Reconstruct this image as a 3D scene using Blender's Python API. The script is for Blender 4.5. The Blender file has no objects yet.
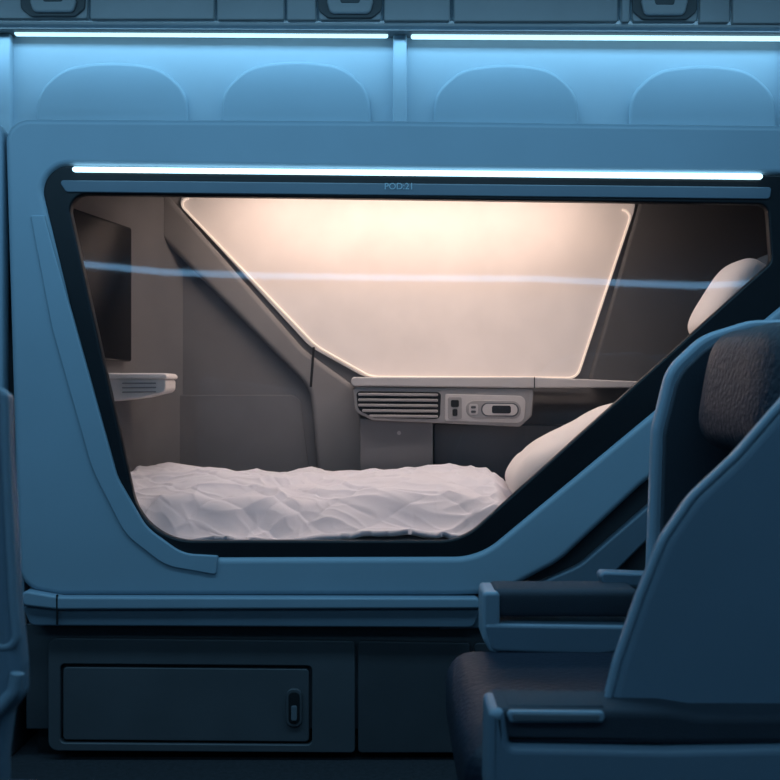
import bpy, bmesh, math
from mathutils import Vector, Matrix, noise

F=1050.0; D=3.5; ZC=1.25
sc=bpy.context.scene
COL=sc.collection
try:
    sc.view_settings.view_transform='Standard'
    sc.view_settings.look='None'
except Exception: pass

def W(px,py,y):
    d=D+y
    return ((px-390)*d/F, ZC+(390-py)*d/F)

# ---------------------------------------------------------------- materials
def mat(name,col,rough=0.5,metal=0.0,var=0.06,nscale=6.0,bump=0.0,bscale=200.0,spec=0.5,coat=0.0,sheen=0.0):
    m=bpy.data.materials.new(name); m.use_nodes=True
    nt=m.node_tree; b=nt.nodes['Principled BSDF']
    tc=nt.nodes.new('ShaderNodeTexCoord')
    n=nt.nodes.new('ShaderNodeTexNoise'); n.inputs['Scale'].default_value=nscale; n.inputs['Detail'].default_value=5
    nt.links.new(tc.outputs['Object'],n.inputs['Vector'])
    r=nt.nodes.new('ShaderNodeValToRGB')
    r.color_ramp.elements[0].position=0.3; r.color_ramp.elements[1].position=0.7
    r.color_ramp.elements[0].color=(*[c*(1-var) for c in col],1)
    r.color_ramp.elements[1].color=(*[min(1,c*(1+var)) for c in col],1)
    nt.links.new(n.outputs['Fac'],r.inputs['Fac']); nt.links.new(r.outputs['Color'],b.inputs['Base Color'])
    b.inputs['Roughness'].default_value=rough; b.inputs['Metallic'].default_value=metal
    b.inputs['Specular IOR Level'].default_value=spec
    b.inputs['Coat Weight'].default_value=coat
    b.inputs['Sheen Weight'].default_value=sheen
    if bump>0:
        n2=nt.nodes.new('ShaderNodeTexNoise'); n2.inputs['Scale'].default_value=bscale; n2.inputs['Detail'].default_value=3
        nt.links.new(tc.outputs['Object'],n2.inputs['Vector'])
        bp=nt.nodes.new('ShaderNodeBump'); bp.inputs['Strength'].default_value=bump; bp.inputs['Distance'].default_value=0.004
        nt.links.new(n2.outputs['Fac'],bp.inputs['Height']); nt.links.new(bp.outputs['Normal'],b.inputs['Normal'])
    return m
def emis(name,col,strength,base=(0.8,0.8,0.8)):
    m=mat(name,base,0.5)
    b=m.node_tree.nodes['Principled BSDF']
    b.inputs['Emission Color'].default_value=(*col,1); b.inputs['Emission Strength'].default_value=strength
    return m

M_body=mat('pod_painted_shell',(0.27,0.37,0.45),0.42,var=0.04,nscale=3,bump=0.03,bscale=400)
M_body2=mat('pod_shell_dark_grey',(0.12,0.165,0.21),0.45,var=0.05)  # darker grey-blue for pod strips, bands and the headrest shell
M_bezel=mat('gloss_black_bezel',(0.012,0.013,0.016),0.35,var=0.1,spec=0.3)
M_base=mat('charcoal_laminate',(0.055,0.058,0.066),0.5,var=0.08,bump=0.05)
M_base2=mat('charcoal_laminate_light',(0.08,0.085,0.095),0.45,var=0.08,bump=0.05)
M_black=mat('matte_black',(0.008,0.009,0.011),0.6)
M_taupe=mat('taupe_wall_fabric',(0.168,0.166,0.172),0.8,var=0.07,bump=0.25,bscale=500)
M_taupe2=mat('taupe_panel',(0.215,0.21,0.215),0.7,var=0.05,bump=0.15,bscale=500)
M_taupe3=mat('umber_panel',(0.098,0.097,0.102),0.75,var=0.06,bump=0.15,bscale=500)
M_cream=mat('cream_plastic',(0.56,0.53,0.52),0.45,var=0.03)
M_creamdark=mat('grey_beige_plastic',(0.34,0.325,0.32),0.5,var=0.03)
M_duvet=mat('cotton_duvet',(0.85,0.83,0.88),0.9,var=0.03,bump=0.3,bscale=300,sheen=0.2)
M_pillow=mat('cotton_pillow',(0.90,0.84,0.81),0.9,var=0.03,bump=0.3,bscale=300,sheen=0.2)
M_matt=mat('mattress_ticking',(0.3,0.28,0.28),0.9,bump=0.2)
M_screen=mat('monitor_glass',(0.004,0.004,0.005),0.25,spec=0.15)
M_shell=mat('seat_shell_plastic',(0.17,0.235,0.30),0.4,var=0.05,nscale=4,bump=0.04,bscale=300)
M_shellrim=mat('seat_shell_rim',(0.25,0.335,0.41),0.38,var=0.03)
M_leather=mat('dark_leather',(0.010,0.015,0.028),0.5,var=0.15,bump=0.7,bscale=80,spec=0.4)
M_lining=mat('dark_seat_lining',(0.032,0.040,0.055),0.75,var=0.1,bump=0.3,bscale=350)
M_metal=mat('satin_grey_plate',(0.14,0.16,0.18),0.4)
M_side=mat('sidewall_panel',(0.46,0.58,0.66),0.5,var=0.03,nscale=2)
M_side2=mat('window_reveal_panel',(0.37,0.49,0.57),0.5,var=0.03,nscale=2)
M_bin=mat('overhead_bin_plastic',(0.50,0.50,0.51),0.5,var=0.05)
M_bin2=mat('overhead_bin_dark',(0.11,0.115,0.12),0.5)
M_ceil=mat('ceiling_panel',(0.25,0.3,0.34),0.6)
M_wallf=mat('cabin_wall_panel',(0.12,0.15,0.18),0.6)
M_carpet=mat('dark_carpet',(0.02,0.022,0.028),0.95,var=0.3,nscale=60,bump=0.6,bscale=300)
E_led=emis('cool_led_strip',(0.50,0.84,1.0),2.6)
E_cove=emis('cove_led',(0.45,0.82,1.0),1.7)
E_opp=emis('opposite_cove_led',(0.26,0.60,1.0),4.6)
E_trim=emis('warm_trim_led',(1.0,0.78,0.64),0.6,(0.7,0.6,0.5))
E_text=mat('decal_ink',(0.40,0.54,0.62),0.5)
E_panel=emis('cream_panel_added_glow',(1.0,0.84,0.74),0.12,(0.76,0.69,0.66))  # faint even glow added to the cream panel, on top of the wash light

def glassmat():
    m=bpy.data.materials.new('clear_window_glass'); m.use_nodes=True
    nt=m.node_tree; nt.nodes.clear()
    o=nt.nodes.new('ShaderNodeOutputMaterial'); mx=nt.nodes.new('ShaderNodeMixShader')
    t=nt.nodes.new('ShaderNodeBsdfTransparent'); t.inputs[0].default_value=(0.97,0.98,0.99,1)
    g=nt.nodes.new('ShaderNodeBsdfGlossy'); g.inputs['Roughness'].default_value=0.03
    f=nt.nodes.new('ShaderNodeFresnel'); f.inputs['IOR'].default_value=1.5
    nt.links.new(f.outputs[0],mx.inputs[0]); nt.links.new(t.outputs[0],mx.inputs[1]); nt.links.new(g.outputs[0],mx.inputs[2])
    nt.links.new(mx.outputs[0],o.inputs[0]); return m
M_glass=glassmat()

# ---------------------------------------------------------------- helpers
def empty(name):
    e=bpy.data.objects.new(name,None); e.empty_display_size=0.1; COL.objects.link(e); return e
def finish(me,name,m,parent,smooth=35):
    if m is not None and not me.materials: me.materials.append(m)
    for p in me.polygons: p.use_smooth=True
    try: me.set_sharp_from_angle(angle=math.radians(smooth))
    except Exception: pass
    ob=bpy.data.objects.new(name,me); COL.objects.link(ob)
    if parent: ob.parent=parent
    return ob
def round_poly(pts,seg=10):
    out=[];n=len(pts)
    for i in range(n):
        p=Vector(pts[i][:2]); r=pts[i][2] if len(pts[i])>2 else 0
        a=Vector(pts[i-1][:2]); b=Vector(pts[(i+1)%n][:2])
        if r<=0: out.append((p.x,p.y)); continue
        u=(a-p);v=(b-p);lu=u.length;lv=v.length;u.normalize();v.normalize()
        ang=u.angle(v)
        if ang>math.pi-0.02: out.append((p.x,p.y)); continue
        t=min(r/math.tan(ang/2),lu*0.49,lv*0.49)
        p0=p+u*t;p1=p+v*t
        rr=t*math.tan(ang/2)
        c=p+(u+v).normalized()*(rr/math.sin(ang/2))
        a0=math.atan2(p0.y-c.y,p0.x-c.x);a1=math.atan2(p1.y-c.y,p1.x-c.x)
        da=a1-a0
        while da>math.pi: da-=2*math.pi
        while da<-math.pi: da+=2*math.pi
        for k in range(seg+1):
            q=a0+da*k/seg; out.append((c.x+rr*math.cos(q),c.y+rr*math.sin(q)))
    return out
def slab(name,loops,y,thick,bevel,m,parent=None,axis='Y',smooth=35,bres=3):
    """loops: lists of world 2D (u,z). front face at y, goes to y+thick."""
    cu=bpy.data.curves.new(name,'CURVE'); cu.dimensions='2D'; cu.fill_mode='BOTH'
    bevel=min(bevel,thick/2-1e-4)
    cu.extrude=thick/2-bevel; cu.bevel_depth=bevel; cu.bevel_resolution=bres; cu.offset=-bevel
    for lp in loops:
        s=cu.splines.new('POLY'); s.points.add(len(lp)-1)
        for i,(a,b) in enumerate(lp): s.points[i].co=(a,b,0,1)
        s.use_cyclic_u=True
    t=bpy.data.objects.new('tmp',cu); COL.objects.link(t)
    dg=bpy.context.evaluated_depsgraph_get()
    me=bpy.data.meshes.new_from_object(t.evaluated_get(dg))
    bpy.data.objects.remove(t); bpy.data.curves.remove(cu)
    me.name=name
    me.transform(Matrix.Rotation(math.pi/2,4,'X'))
    me.transform(Matrix.Translation((0,y+thick/2,0)))
    me.materials.clear()
    return finish(me,name,m,parent,smooth)
def panel(name,pts,y,thick,bevel,m,parent=None,holes=(),seg=10,bres=3):
    loops=[[W(a,b,y) for a,b in round_poly(l,seg)] for l in [pts]+list(holes)]
    return slab(name,loops,y,thick,bevel,m,parent,bres=bres)
def box(name,x0,x1,y0,y1,z0,z1,bevel,m,parent=None,rot=None,seg=3):
    bm=bmesh.new(); bmesh.ops.create_cube(bm,size=1)
    cx,cy,cz=(x0+x1)/2,(y0+y1)/2,(z0+z1)/2
    bmesh.ops.scale(bm,vec=(abs(x1-x0),abs(y1-y0),abs(z1-z0)),verts=bm.verts)
    if bevel>0: bmesh.ops.bevel(bm,geom=bm.edges[:],offset=bevel,segments=seg,profile=0.5,affect='EDGES')
    if rot: bmesh.ops.rotate(bm,verts=bm.verts,cent=(0,0,0),matrix=rot)
    bmesh.ops.translate(bm,verts=bm.verts,vec=(cx,cy,cz))
    me=bpy.data.meshes.new(name); bm.to_mesh(me); bm.free()
    return finish(me,name,m,parent)
def pbox(name,px0,px1,py0,py1,y,depth,bevel,m,parent=None):
    a,b=W(px0,py0,y);c,d=W(px1,py1,y)
    return box(name,a,c,y,y+depth,d,b,bevel,m,parent)
def tube(name,pts,r,m,parent=None,cyc=False):
    cu=bpy.data.curves.new(name,'CURVE'); cu.dimensions='3D'; cu.bevel_depth=r; cu.bevel_resolution=3; cu.use_fill_caps=True
    s=cu.splines.new('POLY'); s.points.add(len(pts)-1)
    for i,p in enumerate(pts): s.points[i].co=(*p,1)
    s.use_cyclic_u=cyc
    t=bpy.data.objects.new('tmp',cu); COL.objects.link(t)
    dg=bpy.context.evaluated_depsgraph_get()
    me=bpy.data.meshes.new_from_object(t.evaluated_get(dg)); bpy.data.objects.remove(t); me.materials.clear()
    return finish(me,name,m,parent,60)
def ptube(name,pts,y,r,m,parent=None,cyc=False):
    return tube(name,[(W(a,b,y)[0],y,W(a,b,y)[1]) for a,b in pts],r,m,parent,cyc)
def cushion(name,c,h,e1,e2,m,parent=None,rot=None,n=48,wr=0.0,seed=0):
    """superellipsoid cushion"""
    bm=bmesh.new(); rings=[]
    def sp(v,e): return math.copysign(abs(v)**e,v)
    for i in range(n//2+1):
        ph=-math.pi/2+math.pi*i/(n//2)
        ring=[]
        for j in range(n):
            th=2*math.pi*j/n
            x=h[0]*sp(math.cos(ph),e1)*sp(math.cos(th),e2)
            y=h[1]*sp(math.cos(ph),e1)*sp(math.sin(th),e2)
            z=h[2]*sp(math.sin(ph),e1)
            if wr>0:
                k=noise.noise(Vector((x*9+seed,y*9,z*9)))*wr
                z+=k; 
            ring.append(bm.verts.new((x,y,z)))
        rings.append(ring)
    for i in range(n//2):
        for j in range(n):
            try: bm.faces.new((rings[i][j],rings[i][(j+1)%n],rings[i+1][(j+1)%n],rings[i+1][j]))
            except Exception: pass
    bmesh.ops.remove_doubles(bm,verts=bm.verts,dist=1e-5)
    if rot: bmesh.ops.rotate(bm,verts=bm.verts,cent=(0,0,0),matrix=rot)
    bmesh.ops.translate(bm,verts=bm.verts,vec=c)
    bmesh.ops.recalc_face_normals(bm,faces=bm.faces)
    me=bpy.data.meshes.new(name); bm.to_mesh(me); bm.free()
    return finish(me,name,m,parent,80)
def area(name,loc,rot,sx,sy,power,col,parent=None,spread=180):
    l=bpy.data.lights.new(name,'AREA'); l.shape='RECTANGLE'; l.size=sx; l.size_y=sy; l.energy=power; l.color=col
    l.spread=math.radians(spread)
    o=bpy.data.objects.new(name,l); o.location=loc; o.rotation_euler=rot; COL.objects.link(o)
    if parent: o.parent=parent
    return o

# ---------------------------------------------------------------- room
box('floor',-3.6,3.6,-4.9,1.15,-0.1,0.0,0,M_carpet)
box('ceiling',-3.6,3.6,-4.9,1.15,2.9,3.0,0,M_ceil)
box('wall_back',-3.6,3.6,1.0,1.12,0.0,2.9,0,M_side)
box('wall_front',-3.6,3.6,-4.85,-4.75,0.0,2.9,0,M_wallf)
box('wall_left',-3.6,-3.5,-4.75,1.0,0.0,2.9,0,M_wallf)
box('wall_right',3.5,3.6,-4.75,1.0,0.0,2.9,0,M_wallf)

# window reveals on back wall
YW=0.97
for i,(a,b,t) in enumerate([(36,188,62),(221,371,61),(433,579,64),(629,777,65),(-150,2,62),(822,972,66)]):
    w=empty('window_%d'%(i+1))
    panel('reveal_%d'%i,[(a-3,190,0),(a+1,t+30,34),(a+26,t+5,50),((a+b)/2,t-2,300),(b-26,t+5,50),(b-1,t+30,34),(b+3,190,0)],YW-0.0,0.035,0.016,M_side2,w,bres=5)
for i,(a,b) in enumerate([(-6,10),(393,407),(786,800)]):
    pbox('trim_%d'%(i+1),a,b,33,190,0.955,0.05,0.008,M_side)
cl=empty('cove_light')
panel('cove_tube_left',[(14,31,2),(388,33,2),(388,37,2),(14,35,2)],0.94,0.02,0.004,E_cove,cl)
panel('cove_tube_right',[(411,34,2),(786,36,2),(786,40,2),(411,38,2)],0.94,0.02,0.004,E_cove,cl)
panel('cove_housing',[(-200,-12,0),(1000,-12,0),(1000,34,0),(408,31,0),(-200,28,0)],0.90,0.09,0.004,M_bin2,cl)
area('cove_wash',(0.0,0.80,2.80),(math.radians(22),0,0),6.0,0.04,15,(0.32,0.69,1.0),cl)

# overhead bins
YB=0.30
zb=W(0,20,YB)[1]
ob=empty('overhead_bin')
x0=W(-260,0,YB)[0]; x1=W(1040,0,YB)[0]
box('bin_body',x0,x1,YB+0.03,0.56,zb+0.085,2.895,0.01,M_bin2,ob)
for i,(a,b) in enumerate([(-240,-3),(90,214),(217,284),(287,316),(384,450),(454,618),(622,630),(700,730),(733,1010)]):
    pbox('door_%d'%i,a,b,-55,18+ (a+b)/2*0.006,YB,0.035,0.006,M_bin,ob)
for i,(a,b) in enumerate([(-2,87),(319,381),(633,697)]):
    c=(a+b)/2+ (10 if i==0 else 0); dy=c*0.005
    panel('latch_plate_%d'%i,[(a,-55,2),(b,-55,2),(b,18+dy,3),(a,18+dy,3)],YB,0.03,0.004,M_bin,ob)
    panel('latch_bowl_%d'%i,[(c-33,-14,2),(c+33,-14,2),(c+32,8+dy,7),(c+22,16+dy,7),(c-22,16+dy,7),(c-32,8+dy,7)],YB-0.012,0.014,0.004,M_bin2,ob)
    panel('latch_handle_%d'%i,[(c-24,-2,3),(c+24,-2,3),(c+20,11+dy,6),(c-20,11+dy,6)],YB-0.03,0.02,0.008,M_bin,ob)
    panel('latch_slot_%d'%i,[(c-11,-4,1),(c+11,-4,1),(c+9,1+dy,2),(c-9,1+dy,2)],YB-0.033,0.006,0.002,M_bin2,ob)
panel('bin_rail',[(-260,20,1),(1040,26,1),(1040,29,1),(-260,23,1)],YB-0.005,0.04,0.004,M_bin,ob)

# ---------------------------------------------------------------- sleeping pod
pod=empty('sleeping_pod')
BO=[(36,165,26),(808,175,20),(808,284,26),(479,557,70),(130,558,75)]   # bezel outer
BI=[(66,194,16),(768,204,10),(772,262,12),(462,541,60),(143,541,62)]   # glass opening
BODY=[(4,118,24),(400,120,0),(960,127,20),(960,225,20),(640,487,60),(560,562,90),(500,594,80),(455,596,0),(60,596,60),(18,588,30)]
panel('front_panel',BODY,0.0,0.07,0.020,M_body,pod,holes=[BO],seg=16,bres=6)
panel('bezel_frame',[(p[0],p[1],p[2]) for p in BO],0.012,0.04,0.006,M_bezel,pod,holes=[BI],seg=16)
panel('glass_pane',[(58,186,12),(778,196,8),(780,266,8),(466,548,60),(136,548,60)],0.03,0.0012,0.0002,M_glass,pod,seg=12,bres=1)
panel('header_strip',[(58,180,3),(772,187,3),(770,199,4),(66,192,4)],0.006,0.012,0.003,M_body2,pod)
panel('header_led',[(72,166.5,3),(763,173.5,3),(763,179,3),(72,171.5,3)],-0.004,0.014,0.003,E_led,pod)
lip=[(44,215,2),(30,215,2),(52,330,200),(92,470,150),(125,535,60),(165,566,50),(216,575,3),(218,556,2),(182,554,40),(146,528,50),(117,478,60)]
panel('window_lip',lip,-0.008,0.02,0.004,M_body,pod,seg=10)
panel('ledge_bar',[(20,590,6),(60,597,8),(480,598,10),(481,609,4),(58,610,6),(22,606,6)],-0.03,0.10,0.008,M_shellrim,pod)
panel('ledge_joint',[(56,595,0),(57.5,595,0),(57.5,625,0),(56,625,0)],-0.0315,0.01,0.0005,M_black,pod)
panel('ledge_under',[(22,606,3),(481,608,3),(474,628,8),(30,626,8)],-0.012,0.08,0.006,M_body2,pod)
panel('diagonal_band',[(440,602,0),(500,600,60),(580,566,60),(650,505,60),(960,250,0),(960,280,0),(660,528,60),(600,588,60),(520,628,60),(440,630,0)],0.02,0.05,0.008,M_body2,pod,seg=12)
panel('diagonal_backing',[(500,586,0),(600,520,0),(650,472,0),(958,222,0),(958,660,0),(500,660,0)],0.073,0.02,0.002,M_base,pod)
xl,_=W(9,0,0); xr,_=W(958,0,0)
ztop=W(0,122,0)[1]-0.004
box('roof',xl,xr+0.02,0.05,0.93,ztop-0.06,ztop-0.002,0.012,M_body,pod)
box('end_left_shell',xl,xl+0.03,0.06,0.93,0.45,ztop-0.06,0,M_body,pod)
box('end_right_shell',xr-0.02,xr+0.02,0.06,0.93,0.45,ztop-0.06,0,M_body,pod)
zl=W(0,626,0.03)[1]
box('base_cabinet',W(24,0,.04)[0],xr,0.06,0.93,0.10,zl,0.004,M_base,pod)
box('toe_kick',W(30,0,.04)[0],xr-0.02,0.12,0.90,0.0,0.10,0,M_black,pod)
panel('drawer_frame',[(48,638,10),(355,641,4),(355,753,4),(48,751,10)],0.035,0.03,0.004,M_base2,pod,holes=[[(60,664,5),(312,666,5),(312,745,5),(60,743,5)]])
panel('drawer_door',[(63,667,4),(309,669,4),(309,742,4),(63,740,4)],0.04,0.025,0.004,M_base2,pod)
panel('side_cabinet_door',[(358,641,4),(470,643,4),(470,753,4),(358,753,4)],0.038,0.025,0.004,M_base,pod)
panel('cabinet_door_far',[(474,643,4),(700,645,4),(700,755,4),(474,753,4)],0.038,0.025,0.004,M_base,pod)
panel('latch_plate',[(286,689,7),(302,689,7),(302,727,7),(286,727,7)],0.030,0.012,0.003,M_base2,pod)
panel('latch_recess',[(288.5,692,5),(299.5,692,5),(299.5,724,5),(288.5,724,5)],0.027,0.006,0.002,M_black,pod)
panel('latch_button',[(291,706,2),(297,706,2),(297,721,2),(291,721,2)],0.022,0.008,0.002,M_metal,pod)
tcu=bpy.data.curves.new('pod_label','FONT'); tcu.body='POD:21'; tcu.size=0.030; tcu.extrude=0.0005; tcu.align_x='CENTER'
tob=bpy.data.objects.new('tmp',tcu); COL.objects.link(tob)
me=bpy.data.meshes.new_from_object(tob.evaluated_get(bpy.context.evaluated_depsgraph_get())); bpy.data.objects.remove(tob)
me.transform(Matrix.Rotation(math.pi/2,4,'X')); lx,lz=W(399,189,0); me.transform(Matrix.Translation((lx,0.004,lz))); me.materials.clear()
finish(me,'number_label',E_text,pod)

# neighbouring pod edge, left
nb=empty('sleeping_pod.001')
panel('front_panel',[(-700,118,10),(2,118,18),(2,596,10),(-700,596,10)],0.0,0.07,0.012,M_body,nb,holes=[[(-640,167,20),(-60,167,20),(-60,541,50),(-640,541,50)]])
panel('bezel_frame',[(-640,167,20),(-60,167,20),(-60,541,50),(-640,541,50)],0.012,0.04,0.006,M_bezel,nb,holes=[[(-610,195,16),(-90,195,16),(-90,515,40),(-610,515,40)]])
box('body',W(-690,0,.0)[0],W(0,0,0)[0],0.5,0.93,0.0,ztop-0.01,0.01,M_base,nb)
box('roof',W(-690,0,.0)[0],W(0,0,0)[0],0.06,0.52,ztop-0.06,ztop-0.01,0.01,M_body,nb)
box('base',W(-690,0,.0)[0],W(4,0,0)[0],0.05,0.52,0.0,0.66,0.01,M_base,nb)

# interior lining
YI=0.86
xw0=-1.12; xw1=1.80
box('lining_back',xw0-0.02,xw1,YI,YI+0.03,0.5,ztop-0.06,0,M_taupe,pod)
def quadprism(name,pts,z0,z1,m,parent):
    bm=bmesh.new()
    lo=[bm.verts.new((x,y,z0)) for x,y in pts]; hi=[bm.verts.new((x,y,z1)) for x,y in pts]
    n=len(pts)
    bm.faces.new(lo[::-1]); bm.faces.new(hi)
    for i in range(n): bm.faces.new((lo[i],lo[(i+1)%n],hi[(i+1)%n],hi[i]))
    bmesh.ops.recalc_face_normals(bm,faces=bm.faces)
    me=bpy.data.meshes.new(name); bm.to_mesh(me); bm.free(); return finish(me,name,m,parent)
quadprism('lining_left_end',[(-1.20,0.075),(-1.14,0.075),(-1.03,0.62),(-1.0,0.70),(-0.965,0.77),(-0.92,0.82),(-0.86,0.859),(-1.20,0.859)],0.6,ztop-0.062,M_taupe,pod)
box('lining_right_end',xw1-0.02,xw1,0.08,YI,0.5,ztop-0.062,0,M_taupe3,pod)
box('lining_ceiling',-1.1,xw1,0.08,YI,ztop-0.075,ztop-0.062,0,M_taupe3,pod)
panel('wall_wing',[(136,192,4),(165,192,4),(304,350,60),(358,389,30),(372,478,4),(318,478,4),(310,388,40),(148,225,50)],0.81,0.048,0.02,M_taupe2,pod,bres=5)
panel('wall_seam',[(312.5,347,0),(315,347,0),(312,387,0),(309.5,387,0)],0.807,0.006,0.001,M_black,pod)
panel('wall_lower_panel',[(150,395,12),(300,395,12),(310,478,6),(150,478,6)],0.852,0.008,0.003,M_taupe,pod)
panel('wall_right_panel',[(642,196,6),(980,196,6),(980,384,6),(588,384,6)],0.82,0.038,0.012,M_taupe3,pod)
LP=[(170,194,8),(636,200,10),(634,212,10),(577,378,14),(366,378,30),(310,347,60)]
panel('light_panel',LP,0.838,0.020,0.004,E_panel,pod,seg=12)
rp=round_poly([(174,198,6),(316,346,60),(371,377,30),(577,378,12),(633,210,8)],12)
ptube('light_panel_trim',rp,0.832,0.0050,E_trim,pod)
WC=(1.0,0.76,0.62)
area('reading_wash_light',(W(405,0,.6)[0],0.51,2.045),(math.radians(40),0,0),1.45,0.12,9.6,WC,pod)
area('berth_fill_light',(0.10,0.26,2.05),(math.radians(0),0,0),2.0,0.10,4.6,(1.0,0.86,0.82),pod,spread=120)  # unseen fill added below the pod ceiling to brighten the dim duvet

# ---------------------------------------------------------------- monitor
mon=empty('wall_monitor')
def mon_part(name,u0,u1,z0,z1,off,th,m,bev):
    a=Vector((-1.14,0.075,0)); b=Vector((-1.03,0.62,0)); t=(b-a).normalized(); n=Vector((t.y,-t.x,0))
    L=(u1-u0); c=a+t*((u0+u1)/2)+n*(off+th/2); c.z=(z0+z1)/2
    R=Matrix((( t.x,n.x,0),(t.y,n.y,0),(0,0,1))).to_4x4()
    o=box(name,-L/2,L/2,-th/2,th/2,-(z1-z0)/2,(z1-z0)/2,bev,m,mon)
    o.data.transform(R); o.data.transform(Matrix.Translation(c)); return o
mon_part('monitor_housing',0.03,0.52,1.36,1.88,0.002,0.035,M_screen,0.01)
mon_part('monitor_screen',0.05,0.50,1.39,1.85,0.036,0.004,M_screen,0.001)
mon_part('monitor_mount',0.15,0.33,1.30,1.37,0.001,0.02,M_black,0.004)

# side shelf (left)
sh=empty('side_shelf')
panel('shelf_top',[(98,373,4),(166,373,5),(168,379,4),(98,379,4)],0.42,0.20,0.006,M_pillow,sh)
panel('shelf_body',[(102,379,3),(166,379,3),(166,392,6),(140,398,10),(106,402,6)],0.435,0.18,0.006,M_pillow,sh)
for k in range(3):
    panel('shelf_groove_%d'%k,[(122,382.5+k*4.5,1),(156,382.5+k*4.2,1),(156,384+k*4.2,1),(122,384+k*4.5,1)],0.431,0.006,0.001,M_creamdark,sh)

# console
con=empty('control_console')
YC=0.63
panel('console_top',[(351,377,4),(532,377,0),(655,382,3),(655,388,3),(532,388,0),(351,386,4)],YC-0.01,0.20,0.005,M_cream,con)
panel('console_joint',[(534,377,0),(535,377,0),(535,388,0),(534,388,0)],YC-0.012,0.01,0.0005,M_black,con)
panel('console_body',[(353,387,4),(534,389,4),(532,416,4),(520,427,6),(372,420,6),(355,412,8)],YC,0.18,0.006,M_creamdark,con)
panel('vent_recess',[(356,391,4),(441,392,4),(440,419,5),(374,418,5),(358,410,8)],YC-0.003,0.006,0.002,M_black,con)
for k in range(5):
    y0=393+k*5.4; xa=358 if k<3 else 362+(k-3)*7
    panel('vent_slat_%d'%k,[(xa,y0,1.2),(438,y0+0.6,1.2),(438,y0+3.4,1.2),(xa,y0+2.8,1.2)],YC-0.014,0.014,0.003,M_creamdark,con)
panel('control_plate',[(445,394,2),(526,396,7),(524,423,8),(445,421,2)],YC-0.006,0.008,0.002,M_cream,con)
panel('rocker_frame',[(448,397,2),(462,397,2),(462,419,2),(448,419,2)],YC-0.009,0.006,0.0015,M_creamdark,con)
panel('rocker_button_upper',[(451,400,1.5),(459,400,1.5),(459,407,1.5),(451,407,1.5)],YC-0.012,0.006,0.001,M_black,con)
panel('rocker_button_lower',[(452.5,409,1.5),(457.5,409,1.5),(457.5,416,1.5),(452.5,416,1.5)],YC-0.012,0.006,0.001,M_black,con)
panel('socket_ring',[(466,400,9),(521,401,9),(521,419,9),(466,418,9)],YC-0.010,0.008,0.0025,M_creamdark,con)
panel('socket_dish',[(481,402.5,7),(519,403,7),(519,416.8,7),(481,416.3,7)],YC-0.012,0.006,0.001,M_base2,con)
panel('socket_face',[(482.5,403.8,6),(517.5,404.2,6),(517.5,415.6,6),(482.5,415.2,6)],YC-0.013,0.006,0.001,M_cream,con)
panel('display_window',[(492,405.5,2),(511,405.7,2),(511,413.5,2),(492,413.3,2)],YC-0.0145,0.005,0.001,M_black,con)
panel('small_button',[(469,404,2),(478,404,2),(478,415,3),(469,415,3)],YC-0.012,0.005,0.001,M_cream,con)
panel('button_mark',[(471,406,1),(476,406,1),(476,408.5,1),(471,408.5,1)],YC-0.0135,0.003,0.0005,M_base2,con)
panel('button_mark_lower',[(471,410.5,1),(476,410.5,1),(476,413,1),(471,413,1)],YC-0.0135,0.003,0.0005,M_base2,con)
panel('console_leg',[(360,418,2),(433,421,2),(433,530,2),(360,530,2)],YC+0.03,0.16,0.005,M_taupe,con)
tube('leg_screw',[(W(399,0,YC+.03)[0],YC+0.024,W(0,433,YC+.03)[1]),(W(399,0,YC+.03)[0],YC+0.034,W(0,433,YC+.03)[1])],0.008,M_creamdark,con)
panel('console_leg_pocket',[(434,424,2),(640,426,2),(640,530,2),(434,530,2)],YC+0.10,0.10,0.005,M_base2,con)

# ---------------------------------------------------------------- bed
bed=empty('bed')
XE=0.45
box('mattress',-1.0,XE,0.11,0.60,zl+0.002,0.74,0.03,M_matt,bed)
def duvet():
    NX,NY=420,170
    X0,X1=-1.02,XE
    bm=bmesh.new(); g=[]
    def sm(a,b,t):
        t=max(0,min(1,(t-a)/(b-a))); return t*t*(3-2*t)
    for i in range(NX+1):
        u=i/NX; x=X0+(X1-X0)*u; row=[]
        for j in range(NY+1):
            v=j/NY
            y=0.085+0.525*v
            z=0.842+0.092*sm(0.0,0.9,v)
            z+=0.026*noise.noise(Vector((x*2.0,y*2.5,3.1)))
            wx=x+0.22*noise.noise(Vector((x*1.7,y*1.7,7)))
            wy=y+0.16*noise.noise(Vector((x*2.1,y*2.1,17)))
            f1=1-abs(noise.noise(Vector((wx*3.0+wy*2.6,wy*6.0-wx*1.5,0.5))))*2
            f2=1-abs(noise.noise(Vector((wx*6-wy*5,wy*11+wx*3,4.5))))*2
            f3=1-abs(noise.noise(Vector((wx*14+wy*9,wy*19-wx*4,9.5))))*2
            z+=(0.018*max(0,f1)**2.2+0.010*max(0,f2)**2.0+0.0030*max(0,f3)**2)
            q1=abs(math.sin((wx*1.0+y*1.4)*15)); q2=abs(math.sin((wx*1.0-y*1.4)*15))
            z+=0.010*((q1*q2)**0.5)-0.008
            dr=1-sm(0.0,0.28,v)
            z-=0.10*dr
            y2=y+0.010*dr*math.sin(wx*30+3*noise.noise(Vector((x*3,0,0))))
            z-=0.05*(1-sm(0,0.03,u))
            z-=0.05*sm(0.95,1.0,u)
            row.append(bm.verts.new((x,y2,z)))
        g.append(row)
    for i in range(NX):
        for j in range(NY):
            bm.faces.new((g[i][j],g[i+1][j],g[i+1][j+1],g[i][j+1]))
    me=bpy.data.meshes.new('duvet'); bm.to_mesh(me); bm.free()
    o=finish(me,'duvet',M_duvet,bed,180)
    s=o.modifiers.new('thick','SOLIDIFY'); s.thickness=0.02; s.offset=-1
    return o
duvet()
Rp=Matrix.Rotation(math.radians(-28),3,'Y')
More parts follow.
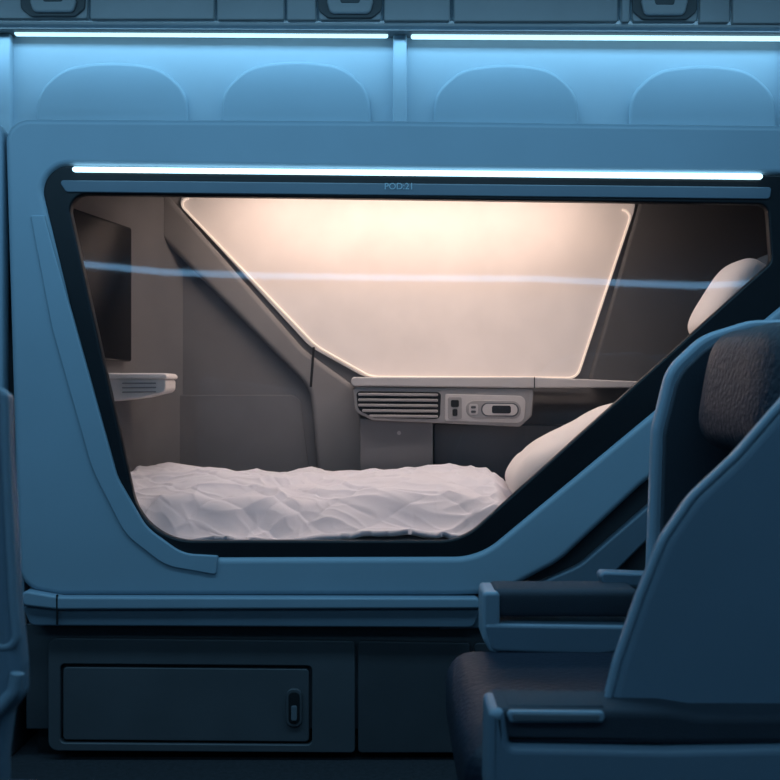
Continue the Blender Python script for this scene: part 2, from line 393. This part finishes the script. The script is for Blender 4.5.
cushion('pillow',(0.692,0.31,1.017),(0.285,0.235,0.115),0.72,0.5,M_pillow,None,rot=Rp,wr=0.016)

# berth platform + lounge seat
box('berth_platform',XE+0.02,1.70,0.12,0.60,zl+0.002,0.855,0.03,M_base,pod)
ps=empty('lounge_seat')
Rh=Matrix.Rotation(math.radians(-58),3,'Y')
cushion('seat_back',(1.32,0.34,1.20),(0.32,0.24,0.07),0.4,0.35,M_taupe3,ps,rot=Matrix.Rotation(math.radians(-62),3,'Y'))
cushion('headrest',(1.225,0.27,1.558),(0.160,0.18,0.085),0.55,0.5,M_pillow,ps,rot=Rh)
cushion('headrest_shell',(1.312,0.34,1.565),(0.21,0.24,0.04),0.4,0.4,M_body2,ps,rot=Rh)

# ---------------------------------------------------------------- foreground seat
seat=empty('aircraft_seat')
YF=-1.10; YN=-2.0
XB=1.22
def wl(pts,y,seg=10):
    return [W(a,b,y) for a,b in round_poly(pts,seg)]
pxb=lambda y:(XB*F/(D+y)+390)
fw=[(646,720,4),(649,560,0),(654,430,40),(669,368,50),(704,335,60),(752,320,60),(pxb(YF),315,60),(pxb(YF),900,4),(646,900,4)]
slab('far_wing_shell',[wl(fw,YF)],YF,0.045,0.014,M_shellrim,seat)
fi=[(656,720,4),(659,560,0),(663,432,40),(677,375,50),(709,344,60),(754,331,60),(pxb(YF)-8,329,50),(pxb(YF)-8,900,4),(656,900,4)]
slab('far_wing_lining',[wl(fi,YF)],YF-0.012,0.02,0.006,M_lining,seat)
nw=[(606,712,3),(618,664,60),(641,598,60),(664,541,80),(694,497,90),(738,456,90),(800,385,120),(880,330,80),(pxb(YN),318,60),(pxb(YN),1100,10),(640,1100,10),(606,790,10)]
slab('near_wing_shell',[wl(nw,YN,14)],YN,0.05,0.016,M_shell,seat,bres=5)
rim=round_poly([(606,712),(618,664,60),(641,598,60),(664,541,80),(694,497,90),(738,456,90),(800,385,120),(880,330,80),(1100,318)],14)
tube('near_wing_rim',[(W(a,b,YN)[0],YN+0.006,W(a,b,YN)[1]) for a,b in rim],0.006,M_shellrim,seat)
box('back_shell',XB-0.03,XB+0.02,YN+0.01,YF+0.035,0.15,1.41,0.02,M_shell,seat)
Rb=Matrix.Rotation(math.radians(8),3,'Y')
box('backrest',0.72,0.92,-1.86,-1.16,0.60,1.16,0.06,M_leather,seat,rot=Rb,seg=5)
cushion('headrest',(0.845,-1.42,1.23),(0.18,0.26,0.135),0.45,0.42,M_leather,seat,rot=Matrix.Rotation(math.radians(10),3,'Y'),n=96,wr=0.008)
box('seat_cushion',0.12,0.95,-1.84,-1.18,0.50,0.685,0.06,M_leather,seat,seg=5)
box('seat_base',0.22,1.15,-1.80,-1.20,0.0,0.51,0.03,M_black,seat)
pbox('far_arm_pad',492,640,590,618,YF-0.12,0.12,0.014,M_lining,seat)
panel('far_arm_cap',[(483,592,5),(500,592,5),(500,656,4),(490,652,8),(483,640,8)],YF-0.13,0.12,0.008,M_shellrim,seat)
panel('far_arm_side',[(484,624,4),(636,626,2),(630,652,2),(600,656,2),(492,652,8)],YF-0.135,0.12,0.008,M_shell,seat)
pbox('far_arm_post',560,640,652,760,YF-0.08,0.07,0.008,M_base,seat)
panel('far_arm_bracket',[(598,572,6),(650,574,2),(650,588,2),(604,586,4)],YF-0.03,0.05,0.006,M_shell,seat)
yA=YN-0.06
panel('near_arm_pad',[(492,709,6),(668,711,8),(700,716,6),(1300,718,6),(1300,746,4),(660,746,6),(500,744,4)],yA,0.10,0.010,M_lining,seat)
panel('near_arm_lower',[(489,712,6),(504,712,4),(510,747,6),(660,750,6),(1300,738,6),(1300,900,6),(500,900,6),(488,800,10)],yA-0.012,0.10,0.010,M_shell,seat)
box('near_arm_plate',W(508,0,yA)[0],W(606,0,yA)[0],yA+0.012,yA+0.085,W(0,711,yA)[1]-0.006,W(0,709,yA)[1]+0.001,0.003,M_lining,seat)
panel('near_arm_front_plate',[(506,711,5),(606,712,5),(604,723,4),(510,723,4)],yA-0.006,0.01,0.003,M_shellrim,seat)
panel('near_arm_front_inset',[(511,714,4),(601,715,4),(599,721,3),(514,721,3)],yA-0.008,0.006,0.001,M_metal,seat)
box('belt_buckle',0.44,0.50,-1.62,-1.57,0.686,0.700,0.004,M_metal,seat)
tube('belt_webbing',[(0.50,-1.6,0.69),(0.58,-1.62,0.693),(0.66,-1.68,0.69),(0.74,-1.75,0.70)],0.010,M_lining,seat)

# left foreground seat (partly in frame)
s2=empty('aircraft_seat.001')
YL=-2.15
sp=[(-420,330,40),(-68,380,30),(-6,388,10),(3,396,6),(4,440,0),(12,600,60),(19,668,20),(19,700,20),(6,716,20),(0,760,0),(0,1150,4),(-420,1150,4)]
panel('side_shell',sp,YL,0.05,0.014,M_shell,s2)
tube('shell_rim',[(W(a,b,YL)[0],YL+0.004,W(a,b,YL)[1]) for a,b in round_poly([(-300,352),(-68,380,30),(-6,389,10),(3,396,6),(4,440,0),(12,600,60),(19,668,20)],8)],0.006,M_shellrim,s2)
tube('arm_trim',[(W(a,b,YL)[0],YL-0.006,W(a,b,YL)[1]) for a,b in round_poly([(19,672),(16,690,14),(-18,728,40),(-68,760)],8)],0.009,M_shellrim,s2)
box('seat_cushion',-1.2,-0.57,YL+0.06,YL+0.5,0.42,0.58,0.05,M_leather,s2)
box('seat_base',-1.15,-0.6,YL+0.08,YL+0.46,0.0,0.43,0.02,M_black,s2)
box('backrest',-1.2,-1.04,YL+0.06,YL+0.5,0.55,1.25,0.05,M_leather,s2)

# ---------------------------------------------------------------- opposite side cove light (reflected in the glass)
oc=empty('cove_light.001')
T=4.55
def refl(px,py,t):
    d=D+t
    return ((px-390)*d/F, -t, ZC+(390-py)*d/F)
pts=[]
ctrl=[(-200,246),(60,261),(160,271),(260,275),(400,277),(540,278),(620,282),(700,285),(800,280),(1000,262)]
for i in range(len(ctrl)-1):
    for k in range(8):
        s=k/8; a=ctrl[i];b=ctrl[i+1]
        pts.append(refl(a[0]+(b[0]-a[0])*s,a[1]+(b[1]-a[1])*s,T))
pts=[p for p in pts if -3.4<p[0]<3.4]
tube('cove_tube',pts,0.024,E_opp,oc)

# ---------------------------------------------------------------- lights
LC=(0.30,0.68,1.0)
area('ceiling_light',(-0.5,-1.0,2.86),(math.radians(0),0,0),5.0,0.35,42,LC)
area('ceiling_light.001',(-0.8,-3.2,2.86),(math.radians(32),0,0),4.5,0.5,30,LC)

w=bpy.data.worlds.new('world'); sc.world=w; w.use_nodes=True
w.node_tree.nodes['Background'].inputs[0].default_value=(0.02,0.035,0.055,1)
w.node_tree.nodes['Background'].inputs[1].default_value=0.5

cam=bpy.data.cameras.new('camera'); co=bpy.data.objects.new('camera',cam); COL.objects.link(co)
co.location=(0,-D,ZC); co.rotation_euler=(math.pi/2,0,0)
cam.sensor_width=36; cam.lens=36*F/780; cam.clip_start=0.05
cam.dof.use_dof=True; cam.dof.focus_distance=3.9; cam.dof.aperture_fstop=7.5
sc.camera=co
